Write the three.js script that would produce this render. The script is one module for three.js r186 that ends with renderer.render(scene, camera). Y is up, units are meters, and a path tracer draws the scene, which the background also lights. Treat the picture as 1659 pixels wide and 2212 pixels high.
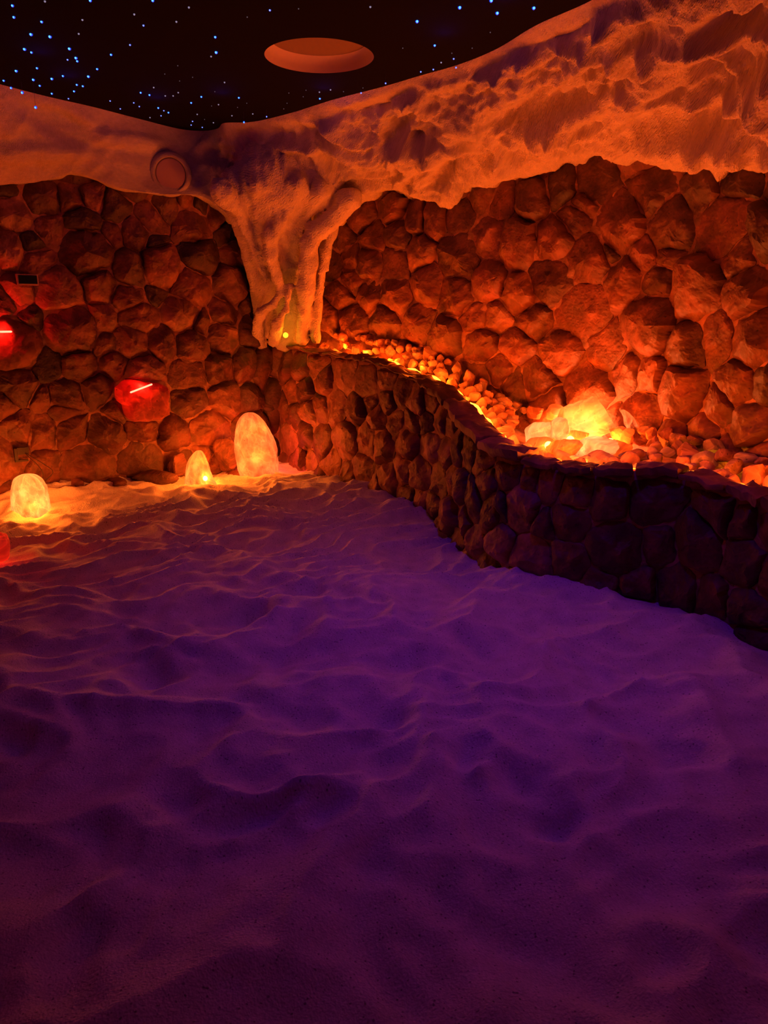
import * as THREE from 'three';
import { mergeGeometries, mergeVertices, toCreasedNormals } from 'three/addons/utils/BufferGeometryUtils.js';
import { createNoise2D, createNoise3D, createNoise4D } from 'simplex-noise';

// ------------------------------------------------------------------ camera, exposure, large lights
const W = 1659, H = 2212, FOCAL = 1640, EYE = 1.3, PITCH = 14.56 * Math.PI / 180, CEIL = 2.5;
const scene = new THREE.Scene();
scene.background = new THREE.Color(0x000000);
const camera = new THREE.PerspectiveCamera(2 * Math.atan(H / 2 / FOCAL) * 180 / Math.PI, W / H, 0.05, 60);
camera.position.set(0, EYE, 0);
camera.rotation.set(-PITCH, 0, 0);
const renderer = new THREE.WebGLRenderer({ antialias: true });
renderer.toneMapping = THREE.LinearToneMapping;
renderer.toneMappingExposure = 1.0;
renderer.shadowMap.enabled = true;

const AMBER = [1, 0.115, 0.005];      // colour of the strip light under the ledge salt
const LAMP = [1, 0.15, 0.008];       // colour of the salt lamps' bulbs
const RED = [1, 0.012, 0.006];
const VIOLET = [0.15, 0.01, 1.0];
const STRIP_CD = 0.46, PILE_CD = 1.7, LAMP_CD = 0.95, SPOT_CD = 2.7, RED_CD = 0.4, STAR_CD = 0.012, FILL_CD = 0.05;

function pointLight(rgb, cd, p, soft = 2, name = 'lamp_light') {
  const l = new THREE.PointLight(new THREE.Color().setRGB(...rgb), cd, 0, 2);
  l.position.set(...p); l.castShadow = true; l.shadow.radius = soft; l.name = name;
  scene.add(l); return l;
}

// ------------------------------------------------------------------ helpers
function mulberry(a) { return () => { a |= 0; a = a + 0x6D2B79F5 | 0; let t = Math.imul(a ^ a >>> 15, 1 | a); t = t + Math.imul(t ^ t >>> 7, 61 | t) ^ t; return ((t ^ t >>> 14) >>> 0) / 4294967296; }; }
const rnd = mulberry(1234);
const n2 = createNoise2D(mulberry(7)), n3 = createNoise3D(mulberry(8)), n4 = createNoise4D(mulberry(9));
const lerp = (a, b, t) => a + (b - a) * t, clamp = (x, a = 0, b = 1) => Math.min(b, Math.max(a, x));
const sstep = (a, b, x) => { const t = clamp((x - a) / (b - a)); return t * t * (3 - 2 * t); };
const V = (x, y, z) => new THREE.Vector3(x, y, z);
const used = new Map();
function numbered(n) { const k = used.get(n) ?? 0; used.set(n, k + 1); return k ? `${n}_${String(k).padStart(3, '0')}` : n; }
function shade(o) { o.traverse((m) => { if (m.isMesh) { m.castShadow = true; m.receiveShadow = true; } }); return o; }
function part(name, geo, mat, parent, label) {
  const m = new THREE.Mesh(geo, mat); m.name = name; m.castShadow = m.receiveShadow = true;
  if (label) m.userData.label = label;
  parent.add(m); return m;
}
function tag(o, label, category, group, kind) { o.userData.label = label; o.userData.category = category; if (group) o.userData.group = group; if (kind) o.userData.kind = kind; return o; }
function solid(name, geo, mat, label, category, group, kind) {
  const m = new THREE.Mesh(geo, mat); m.name = numbered(name); m.castShadow = m.receiveShadow = true; scene.add(m);
  return tag(m, label, category, group, kind);
}
function thing(name, label, category, p = [0, 0, 0], group, kind) {
  const g = new THREE.Group(); g.name = numbered(name); g.position.set(...p); scene.add(g);
  return tag(g, label, category, group, kind);
}
// direction of sight through a point of the photograph, used to set things at their real places
const SP = Math.sin(PITCH), CP = Math.cos(PITCH);
function sight(px, py) { const a = (px - W / 2) / FOCAL, b = (H / 2 - py) / FOCAL; return V(a, -SP + b * CP, -CP - b * SP); }
function onPlane(px, py, y) { const d = sight(px, py), t = (y - EYE) / d.y; return V(d.x * t, y, d.z * t); }
function atDepth(px, py, z) { const d = sight(px, py), t = z / d.z; return V(d.x * t, EYE + d.y * t, z); }
function project(p) { const y = p.y - EYE, zc = -p.z * CP - y * SP, yc = y * CP - p.z * -1 * -SP * -1; return [W / 2 + FOCAL * p.x / zc, H / 2 - FOCAL * (y * CP + -p.z * SP) / zc]; }

function gridGeo(nu, nv, f, uvf) {          // (nu+1) x (nv+1) sheet
  const pos = [], uv = [], idx = [];
  for (let j = 0; j <= nv; j++) for (let i = 0; i <= nu; i++) { const p = f(i / nu, j / nv, i, j); pos.push(p.x, p.y, p.z); const q = uvf ? uvf(i / nu, j / nv, p) : [p.x, p.z]; uv.push(q[0], q[1]); }
  for (let j = 0; j < nv; j++) for (let i = 0; i < nu; i++) { const a = j * (nu + 1) + i, b = a + 1, c = a + nu + 1, d = c + 1; idx.push(a, b, d, a, d, c); }
  const g = new THREE.BufferGeometry();
  g.setAttribute('position', new THREE.Float32BufferAttribute(pos, 3)); g.setAttribute('uv', new THREE.Float32BufferAttribute(uv, 2));
  g.setIndex(idx); g.computeVertexNormals(); return g;
}

// ------------------------------------------------------------------ textures
function tileNoise(x, y, f, seed) { const a = x * 2 * Math.PI, b = y * 2 * Math.PI, r = f / (2 * Math.PI); return n4(Math.cos(a) * r + seed, Math.sin(a) * r, Math.cos(b) * r + seed * 1.7, Math.sin(b) * r); }
function makeTex(size, f, srgb) {
  const d = new Uint8Array(size * size * 4);
  for (let y = 0; y < size; y++) for (let x = 0; x < size; x++) { const c = f(x / size, y / size), k = (y * size + x) * 4; for (let i = 0; i < 3; i++) d[k + i] = clamp(c[i]) * 255; d[k + 3] = 255; }
  const t = new THREE.DataTexture(d, size, size); t.wrapS = t.wrapT = THREE.RepeatWrapping; t.magFilter = THREE.LinearFilter; t.minFilter = THREE.LinearMipmapLinearFilter; t.generateMipmaps = true;
  if (srgb) t.colorSpace = THREE.SRGBColorSpace; t.needsUpdate = true; return t;
}
function fbm(x, y, f, oct, seed) { let s = 0, a = 0.5, k = f; for (let i = 0; i < oct; i++) { s += a * tileNoise(x, y, k, seed + i * 3.1); a *= 0.5; k *= 2; } return s; }
// rock salt: cloudy mottling, pale veins and dark mineral specks (one tile = 0.7 m)
const saltMap = makeTex(512, (x, y) => {
  const c = fbm(x, y, 4, 4, 2), v = Math.pow(1 - Math.abs(tileNoise(x, y, 5, 30) + 0.25 * tileNoise(x, y, 18, 33)), 9), sp = sstep(0.45, 0.75, tileNoise(x, y, 26, 41) * 0.6 + tileNoise(x, y, 60, 44) * 0.4);
  const b = 0.78 + 0.42 * c + 0.16 * v - 0.4 * sp, w = 0.06 * tileNoise(x, y, 3, 50);
  return [b + w * 0.3, b - 0.02 - w, b - 0.05 - 1.4 * w];
}, true);
const saltBump = makeTex(512, (x, y) => { const h = 0.5 + 0.35 * fbm(x, y, 10, 4, 60) + 0.12 * Math.abs(tileNoise(x, y, 24, 66)); return [h, h, h]; });
// hand-thrown plaster: pulled crests and grit (one tile = 0.5 m)
const plasterBump = makeTex(512, (x, y) => { const h = 0.5 + 0.22 * fbm(x, y, 8, 2, 70) + 0.22 * (1 - Math.abs(tileNoise(x, y, 22, 74))) - 0.1 + 0.14 * tileNoise(x, y, 50, 77); return [h, h, h]; });
const plasterMap = makeTex(256, (x, y) => { const b = 0.93 + 0.08 * fbm(x, y, 6, 4, 80); return [b, b - 0.015, b - 0.04]; }, true);
// loose salt grains (one tile = 0.6 m)
const sandBump = makeTex(512, (x, y) => { const h = 0.5 + 0.2 * tileNoise(x, y, 60, 90) + 0.2 * tileNoise(x, y, 110, 93) + 0.12 * tileNoise(x, y, 18, 95); return [h, h, h]; });
const sandMap = makeTex(512, (x, y) => { const g = tileNoise(x, y, 70, 100), s = sstep(0.62, 0.8, tileNoise(x, y, 44, 104)); const b = 0.90 + 0.07 * g + 0.05 * tileNoise(x, y, 6, 108) - 0.3 * s; return [b, b - 0.01, b - 0.015]; }, true);

// ------------------------------------------------------------------ materials
const rgb = (r, g, b) => new THREE.Color().setRGB(r, g, b);
const saltTints = [[.34, .14, .085], [.26, .10, .065], [.42, .20, .14], [.17, .072, .05], [.09, .04, .03], [.34, .13, .105], [.22, .085, .05]];
const stoneMats = saltTints.map((c) => [c[0] * .84, c[1] * .76, c[2] * .76]).map((c, i) => new THREE.MeshStandardMaterial({ name: 'rock_salt_' + i, color: rgb(...c), map: saltMap, bumpMap: saltBump, bumpScale: 0.014, roughness: 0.62 }));
const DARK = 4, DIM = 3;
const mortarMat = new THREE.MeshStandardMaterial({ name: 'salt_mortar', color: rgb(.42, .20, .145), map: saltMap, bumpMap: saltBump, bumpScale: 0.012, roughness: 0.85 });
const plasterMat = new THREE.MeshStandardMaterial({ name: 'rough_plaster', color: rgb(.60, .51, .42), map: plasterMap, bumpMap: plasterBump, bumpScale: 0.014, roughness: 0.8 });
const sandMat = new THREE.MeshStandardMaterial({ name: 'loose_salt', color: rgb(.82, .78, .76), map: sandMap, bumpMap: sandBump, bumpScale: 0.0035, roughness: 0.95 });
const blackMat = new THREE.MeshPhysicalMaterial({ name: 'matt_black', color: rgb(.005, .0036, .004), roughness: 1, specularIntensity: .15 });
const PALE = [1, .46, .17];
const glowSalt = (c, t, e = 0, name = 'lit_salt') => new THREE.MeshPhysicalMaterial({ name, color: rgb(...c), map: saltMap, bumpMap: saltBump, bumpScale: 0.006, roughness: 1, transmission: t, thickness: 0, specularIntensity: 0.2, emissive: rgb(...PALE), emissiveMap: saltMap, emissiveIntensity: e });
const chunkMats = [glowSalt([.92, .62, .5], .5), glowSalt([.88, .5, .36], .45), glowSalt([.7, .34, .22], .35), glowSalt([.95, .75, .65], .55)];
const boulderMat = glowSalt([.95, .78, .7], .09, .04, 'boulder_painted_glow'), pileMat = glowSalt([.95, .75, .65], .4), pinkMat = glowSalt([.92, .66, .54], .5);  // largest boulder: faint glow painted in so the light inside gets out
const redSalt = new THREE.MeshPhysicalMaterial({ name: 'red_lit_salt', color: rgb(.36, .14, .11), map: saltMap, bumpMap: saltBump, bumpScale: 0.006, roughness: 1, transmission: .4, thickness: 0, specularIntensity: .2 });
const emit = (c, k, name) => new THREE.MeshStandardMaterial({ name, color: rgb(.02, .02, .02), emissive: rgb(...c), emissiveIntensity: k, roughness: 0.5 });

// ------------------------------------------------------------------ wall paths (plan view, room on the right-hand normal side)
class Path {
  constructor(pts, flip) {
    const c = new THREE.CatmullRomCurve3(pts.map(([x, z]) => V(x, 0, z)), false, 'centripetal'); this.len = c.getLength(); this.n = Math.ceil(this.len / 0.02); this.p = c.getSpacedPoints(this.n);
    this.t = this.p.map((p, i) => this.p[Math.min(i + 1, this.n)].clone().sub(this.p[Math.max(i - 1, 0)]).normalize());
    this.nr = this.t.map((t) => V(-t.z, 0, t.x).multiplyScalar(flip ? -1 : 1));
  }
  at(u) { const k = clamp(u / this.len) * this.n, i = Math.min(Math.floor(k), this.n - 1), f = k - i; return [this.p[i].clone().lerp(this.p[i + 1], f), this.nr[i].clone().lerp(this.nr[i + 1], f).normalize()]; }
  point(u, v, d) { const [p, n] = this.at(u); return p.addScaledVector(n, d).setY(v); }
  hit(px, py) {   // where the line of sight through (px, py) meets the wall
    const d = sight(px, py); let best = null;
    for (let i = 0; i < this.n; i++) {
      const a = this.p[i], b = this.p[i + 1], ca = a.x * d.z - a.z * d.x, cb = b.x * d.z - b.z * d.x;
      if ((ca <= 0) === (cb <= 0)) continue;
      const f = ca / (ca - cb), x = lerp(a.x, b.x, f), z = lerp(a.z, b.z, f), t = (x * d.x + z * d.z) / (d.x * d.x + d.z * d.z);
      if (t > 0 && (!best || t < best[2])) best = [(i + f) / this.n * this.len, EYE + d.y * t, t];
    }
    return best;
  }
  byAzimuth(az) { let bi = 0, bd = 9; for (let i = 0; i <= this.n; i++) { const e = Math.abs(Math.atan2(this.p[i].x, -this.p[i].z) - az); if (this.p[i].z < 0 && e < bd) { bd = e; bi = i; } } return bi / this.n * this.len; }
  near(x, z) { let bi = 0, bd = 99; for (let i = 0; i <= this.n; i++) { const e = Math.hypot(this.p[i].x - x, this.p[i].z - z); if (e < bd) { bd = e; bi = i; } } return bi / this.n * this.len; }
}
const leftPath = new Path([[-1.7, 1.5], [-2.25, 1.0], [-2.35, -1], [-2.3, -2.6], [-2.28, -3.5], [-2.5, -4.2], [-2.6, -4.68], [-2.2, -5.08], [-1.65, -5.4], [-1.2, -5.72], [-0.98, -6.0], [-0.9, -6.35]], true);
const rightPath = new Path([[-1.1, -6.2], [-0.75, -6.1], [-0.3, -5.9], [.17, -5.5], [.55, -5.17], [.95, -4.9], [1.31, -4.6], [1.6, -4.15], [1.78, -3.7], [2.0, -3.0], [2.2, -2], [2.3, -.5], [2.25, 1.0], [1.7, 1.5]], true);
const backPath = new Path([[2.1, 1.2], [1.7, 1.5], [0, 1.62], [-1.7, 1.5], [-2.15, 1.15]], true);
const ledgePath = new Path([[-.86, -6.1], [-.62, -5.76], [-.1, -5.1], [.30, -4.52], [.41, -4.1], [.55, -3.72], [.93, -3.36], [1.25, -3.22], [1.42, -2.95], [1.54, -2.68], [1.68, -2.2], [1.8, -1.4], [1.86, -.4], [2.05, .4], [2.4, .9]], true);
for (const p of [leftPath, rightPath, backPath, ledgePath]) { // normals must face the middle of the room
  const [a, n] = p.at(p.len * 0.5); if (n.dot(V(0, 0, -2.2).sub(a)) < 0) p.nr.forEach((q) => q.negate());
}
const LH = [[-6.1, 1.04], [-5.76, 1.03], [-5.1, .98], [-4.75, .90], [-4.45, .78], [-4.1, .68], [-3.72, .60], [-3.36, .58], [-3.22, .60], [-2.95, .57], [-2.68, .53], [-2.2, .5], [1.2, .48]];
function ledgeH(u) { const z = ledgePath.at(u)[0].z; for (let i = 1; i < LH.length; i++) if (z <= LH[i][0]) { const t = clamp((z - LH[i - 1][0]) / (LH[i][0] - LH[i - 1][0])); return lerp(LH[i - 1][1], LH[i][1], t); } return .48; }

// ------------------------------------------------------------------ floor of loose salt
function gnd(px, py, y = 0) { const p = onPlane(px, py, y); return [p.x, p.z]; }
const pits = [[690, 1312, 75, .05], [520, 1348, 95, .055], [575, 1205, 55, .03], [310, 1240, 60, .03], [330, 1478, 75, .05], [420, 1440, 45, .035], [860, 1450, 60, .03], [980, 1535, 60, .03], [850, 1600, 50, .03],
  [1000, 1662, 62, .055], [1125, 1712, 70, .045], [730, 1772, 60, .04], [560, 1765, 80, .035], [1210, 1800, 50, .03], [1450, 1660, 60, .03], [1580, 1605, 70, .03], [1610, 2045, 90, .04], [940, 1940, 70, .03], [1430, 2110, 70, .03],
  [980, 1290, 60, .02], [1180, 1250, 60, .02], [1230, 1420, 60, .02], [90, 1420, 70, .03], [60, 1640, 60, .04], [320, 1900, 90, .03], [200, 2050, 100, .03], [620, 1560, 60, .02], [760, 1240, 50, .02],
  [480, 1130, 40, .02], [650, 1120, 40, .022], [720, 1110, 34, .02], [400, 1195, 40, .02], [200, 1170, 44, .03], [150, 1230, 50, .02], [560, 1090, 34, .02], [640, 1065, 30, .02], [820, 1135, 40, .015], [240, 1300, 60, .02], [1030, 1430, 70, .02]
].map(([x, y, r, d]) => { const c = gnd(x, y), e = gnd(x + r, y); return [c[0], c[1], Math.abs(e[0] - c[0]), d, (x * 7 + y) % 6.28]; });
function sandY(x, z) {
  const wx = x + 0.12 * n2(x * 1.3 + 5, z * 1.3), wz = z + 0.12 * n2(x * 1.3, z * 1.3 + 9);
  let y = 0.11 * sstep(-3.7, -5.3, z) + 0.03 * sstep(-1.4, -2.4, x) + 0.03 * n2(x * 0.8, z * 0.8) + 0.016 * n2(wx * 1.9 + 3, wz * 1.9);
  const far = sstep(-3.0, -4.2, z);
  const diag = wx * 0.62 + wz * 1.0, across = wx * 1.0 - wz * 0.62;
  y += far * 0.055 * (1 - Math.pow(Math.abs(n2(diag * 3.2, across * 1.3)), 0.8)) + far * 0.02 * (1 - Math.abs(n2(diag * 6, across * 3)));
  y += (1 - far) * (1 - .4 * sstep(-2.2, -1.2, z)) * (0.065 * (1 - Math.pow(Math.abs(n2(wx * 1.15 + 20, wz * 1.3)), 0.8)) + .03 * (1 - Math.abs(n2(wx * 2.6, wz * 2.9 + 4)))) + 0.004 * n2(x * 9, z * 9);
  for (const [cx, cz, r, d, a] of pits) {
    const ex = x - cx, ez = z - cz; if (Math.abs(ex) > 3 * r || Math.abs(ez) > 3 * r) continue;
    const c = Math.cos(a), s = Math.sin(a), q = Math.hypot((ex * c + ez * s) * 0.85, (-ex * s + ez * c) * 1.2) / r * (1 + 0.2 * n2(ex * 5 + a, ez * 5));
    y -= .8 * d * Math.exp(-q * q * 1.4); y += 0.55 * d * Math.exp(-Math.abs(q - 1.3) / 0.3) * (.5 + .5 * n2(cx * 9 + ex * 4, cz * 9 + ez * 4));
  }
  return y;
}
{
  const g = gridGeo(360, 520, (a, b) => { const x = lerp(-3.0, 2.8, a), z = lerp(1.9, -6.6, b); return V(x, sandY(x, z), z); }, (a, b, p) => [p.x / 0.6, p.z / 0.6]);
  const base = new THREE.BoxGeometry(5.8, 0.2, 8.5); base.translate(-.1, -0.3, -2.35);
  const m = solid('floor', mergeGeometries([g.toNonIndexed(), base.toNonIndexed()].map((q) => q)), sandMat, 'rippled loose white salt covering the whole cave floor', 'floor', null, 'structure');
  const s = mergeVertices(m.geometry); m.geometry = s;
}

// ------------------------------------------------------------------ stone walls
function clipPoly(P, nx, ny, c) {       // keep nx*x + ny*y <= c
  const out = []; for (let i = 0; i < P.length; i++) { const a = P[i], b = P[(i + 1) % P.length], da = nx * a[0] + ny * a[1] - c, db = nx * b[0] + ny * b[1] - c; if (da <= 0) out.push(a); if ((da < 0 && db > 0) || (da > 0 && db < 0)) { const t = da / (da - db); out.push([lerp(a[0], b[0], t), lerp(a[1], b[1], t)]); } } return out;
}
function cellOf(sites, i, box, gap) {
  const s = sites[i]; let P = [[box[0], box[2]], [box[1], box[2]], [box[1], box[3]], [box[0], box[3]]];
  for (let j = 0; j < sites.length && P.length > 2; j++) {
    if (j === i) continue; const o = sites[j], dx = o.u - s.u, dy = o.v - s.v, D = Math.hypot(dx, dy); if (D > 1.6 || D < 1e-4) continue;
    const m = (D * D + s.r * s.r - o.r * o.r) / (2 * D) - gap, nx = dx / D, ny = dy / D; P = clipPoly(P, nx, ny, nx * s.u + ny * s.v + m);
  }
  return P;
}
function smoothPoly(P, n, seed) {
  for (let k = 0; k < 2; k++) { const Q = []; for (let i = 0; i < P.length; i++) { const a = P[i], b = P[(i + 1) % P.length], q = k ? .22 : .11; Q.push([lerp(a[0], b[0], q), lerp(a[1], b[1], q)], [lerp(a[0], b[0], 1 - q), lerp(a[1], b[1], 1 - q)]); } P = Q; }
  let L = 0; const S = P.map((a, i) => { const b = P[(i + 1) % P.length], l = Math.hypot(a[0] - b[0], a[1] - b[1]); const r = [L, l]; L += l; return r; });
  const out = []; for (let k = 0; k < n; k++) { const t = k / n * L; let i = 0; while (i < P.length - 1 && S[i][0] + S[i][1] < t) i++; const f = (t - S[i][0]) / (S[i][1] || 1), a = P[i], b = P[(i + 1) % P.length]; out.push([lerp(a[0], b[0], f), lerp(a[1], b[1], f)]); }
  return out;
}
const RINGS = [0.25, 0.48, 0.68, 0.83, 0.92, 0.975, 1.01, 1.03];
function stoneGeo(place, P, seed, lift) {
  const N = 36, R = mulberry(seed * 977 + 5); let cx = 0, cy = 0; const Q = smoothPoly(P, N, seed); for (const q of Q) { cx += q[0] / N; cy += q[1] / N; }
  let size = 0; for (const q of Q) size += Math.hypot(q[0] - cx, q[1] - cy) / N;
  const sunk = R() < .08, top = (sunk ? .01 : .03 + .042 * R()) * clamp(size / 0.12, .55, 1.3) * (lift ?? 1), tx = (R() - .5) * .55, ty = (R() - .5) * .55, pw = 4 + 5 * R();
  const planes = []; for (let k = 0; k < 5; k++) { const a = R() * 6.283, s = .3 + .9 * R(); planes.push([Math.cos(a) * s, Math.sin(a) * s, top * (.75 + .8 * R()) + .3 * size * s * R()]); }
  const h = (x, y, f) => {
    const dx = x - cx, dy = y - cy; let z = (top + .75 * (tx * dx + ty * dy)) ; for (const p of planes) { const q = p[2] - (p[0] * dx + p[1] * dy) * .7; if (z > q) z = lerp(q, z, .15); }
    z += .010 * n3(x * 6 + seed, y * 6, seed) + .006 * n3(x * 15, y * 15, seed * 2.3) + .003 * n3(x * 34, y * 34, seed);
    z = Math.max(z, .008); return lerp(z, Math.min(z, .006) - .006, Math.pow(clamp(f), pw * 1.6));
  };
  const pos = [], uv = [], idx = [], o = [R() * 5, R() * 5]; const put = (x, y, z) => { const p = place(x, y, z); pos.push(p.x, p.y, p.z); uv.push(x / .7 + o[0], y / .7 + o[1]); };
  put(cx, cy, h(cx, cy, 0));
  RINGS.forEach((f, k) => { for (let i = 0; i < N; i++) { const w = 1 + (k > 1 ? .08 * n2(Q[i][0] * 9 + seed, Q[i][1] * 9) + .04 * n2(Q[i][0] * 24, Q[i][1] * 24 + seed) : 0), x = cx + (Q[i][0] - cx) * f * w, y = cy + (Q[i][1] - cy) * f * w; put(x, y, k === RINGS.length - 1 ? -0.045 : h(x, y, Math.min(f, 1))); } });
  for (let i = 0; i < N; i++) idx.push(0, 1 + i, 1 + (i + 1) % N);
  for (let k = 0; k < RINGS.length - 1; k++) for (let i = 0; i < N; i++) { const a = 1 + k * N + i, b = 1 + k * N + (i + 1) % N; idx.push(a, a + N, b + N, a, b + N, b); }
  const g = new THREE.BufferGeometry(); g.setAttribute('position', new THREE.Float32BufferAttribute(pos, 3)); g.setAttribute('uv', new THREE.Float32BufferAttribute(uv, 2)); g.setIndex(idx);
  // faces must look into the room
  const A = place(cx, cy, 0), B = place(cx, cy, 1).sub(A), e1 = V(pos[3] - pos[0], pos[4] - pos[1], pos[5] - pos[2]), e2 = V(pos[6] - pos[0], pos[7] - pos[1], pos[8] - pos[2]);
  if (e1.cross(e2).dot(B) < 0) { for (let i = 0; i < idx.length; i += 3) { const t = idx[i + 1]; idx[i + 1] = idx[i + 2]; idx[i + 2] = t; } g.setIndex(idx); }
  return toCreasedNormals(g, 0.5);
}
function faceRoom(g, path) {  // flips a sheet whose normals look out of the room
  const n = g.attributes.normal, p = g.attributes.position; let s = 0; for (let i = 0; i < p.count; i += 17) { const c = V(0, 1.2, -2.2).sub(V(p.getX(i), p.getY(i), p.getZ(i))); s += Math.sign(c.x * n.getX(i) + c.z * n.getZ(i)); }
  if (s < 0) { const a = g.index.array; for (let i = 0; i < a.length; i += 3) { const t = a[i + 1]; a[i + 1] = a[i + 2]; a[i + 2] = t; } g.computeVertexNormals(); } return g;
}
function mortarGeo(path, v0, v1, amp = 1) {
  const nu = Math.round(path.len / .028), nv = Math.round((v1 - v0) / .028);
  const f = gridGeo(nu, nv, (a, b) => { const u = a * path.len, v = lerp(v0, v1, b); return path.point(u, v, amp * (-.003 + .008 * n3(u * 4, v * 4, 1) + .008 * n3(u * 11, v * 11, 4) + .005 * n3(u * 28, v * 28, 6))); }, (a, b) => [a * path.len / .7, lerp(v0, v1, b) / .7]);
  const k = gridGeo(Math.round(nu / 6), 1, (a, b) => path.point(a * path.len, lerp(v0, v1, b), -.22), (a, b) => [a * path.len / .7, b]);
  return mergeGeometries([faceRoom(f), k]);
}
function fillSites(sites, u0, u1, v0, v1, r, seed, keep = 1.75) {
  const R = mulberry(seed); for (let k = 0; k < 5000; k++) { const u = lerp(u0, u1, R()), v = lerp(v0, v1, R()), q = r * (.8 + .45 * R()); if (sites.every((s) => Math.hypot(s.u - u, s.v - v) > (s.r + q) * keep / 2)) sites.push({ u, v, r: q, m: undefined }); }
}
function buildStones(parent, path, sites, box, gap, placer) {
  sites.forEach((s, i) => {
    if (s.skip) return; const P = cellOf(sites, i, box, gap); if (P.length < 3) return;
    let A = 0; for (let k = 0; k < P.length; k++) { const a = P[k], b = P[(k + 1) % P.length]; A += a[0] * b[1] - a[1] * b[0]; } if (Math.abs(A) < .003) return;
    const R = mulberry(i * 31 + 11), mi = s.m ?? [0, 1, 2, 1, 3, 5, 6, 0, 6, 3][Math.floor(R() * 10)];
    const m = part('stone', stoneGeo(placer ?? ((u, v, d) => path.point(u, v, d)), P, i + 1 + path.len, s.lift), s.mat ?? stoneMats[mi], parent, s.label); s.mesh = m; s.P = P;
  });
}
// photograph positions of the stones: x, y, half size in px, tone
function sitesAt(path, list, k = 1) { const out = []; for (const [x, y, r = 45, m, lift] of list) { const h = path.hit(x, y); if (h) out.push({ u: h[0], v: h[1], r: r * h[2] / FOCAL * k, m, lift, px: [x, y] }); } return out; }

const leftList = [[83, 431, 50, 3], [33, 463, 50, 2], [101, 492, 42, 5], [18, 532, 45, 2], [69, 521, 40, 4], [83, 564, 40, 5], [155, 434, 35, 1], [202, 431, 38, 5], [181, 478, 45, 4], [242, 445, 38, 4], [239, 507, 30, 6], [188, 545, 62, 3], [293, 503, 36, 1],
  [325, 475, 34, 1], [278, 585, 48, 3], [347, 579, 52, 0], [329, 523, 22, 4], [416, 488, 45, 1], [430, 552, 45, 4], [466, 463, 30, 0], [488, 503, 24, 4], [506, 554, 32, 1], [409, 619, 46, 0], [503, 615, 50, 6], [336, 630, 28, 4], [391, 677, 46, 2],
  [217, 612, 46, 0], [127, 626, 58, 2], [275, 640, 42, 1], [297, 687, 44, 0], [224, 690, 32, 0], [152, 713, 62, 1], [65, 691, 36, 4], [30, 745, 66, 5], [286, 738, 44, 0], [351, 742, 40, 1], [231, 745, 30, 6], [485, 680, 36, 1], [481, 727, 40, 0],
  [412, 748, 42, 1], [535, 716, 28, 3], [432, 700, 26, 6], [14, 655, 30, 4], [43, 635, 34, 5], [362, 445, 34, 3], [401, 434, 26, 0], [434, 447, 28, 4], [22, 415, 35, 4], [105, 790, 42, 4], [165, 790, 44, 6], [38, 832, 48, 3], [89, 857, 28, 1],
  [143, 850, 42, 6], [203, 840, 36, 3], [308, 866, 62, 5, 1.3], [312, 803, 46, 5], [409, 812, 44, 1], [472, 800, 38, 6], [413, 866, 44, 3], [485, 861, 42, 0], [530, 790, 34, 1], [42, 929, 40, 0], [93, 935, 40, 0], [156, 935, 45, 6], [228, 946, 52, 3],
  [308, 930, 44, 1], [375, 940, 44, 6], [450, 925, 48, 0], [190, 1010, 66, 1], [304, 995, 55, 3], [17, 990, 50, 0], [485, 990, 34, 1], [385, 1000, 40, 6], [540, 862, 36, 3], [250, 783, 34, 1], [139, 893, 32, 6], [447, 968, 26, 0], [95, 1010, 45, 0], [260, 890, 34, 6],
  [525, 650, 24, 3], [560, 660, 40, 3], [560, 580, 40, 1], [545, 930, 50, 1], [565, 800, 40, 6], [0, 872, 36, 1], [-60, 450, 50, 1], [-60, 560, 50, 2], [-60, 660, 50, 3], [-70, 880, 50, 1], [-60, 960, 50, 0]];
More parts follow.
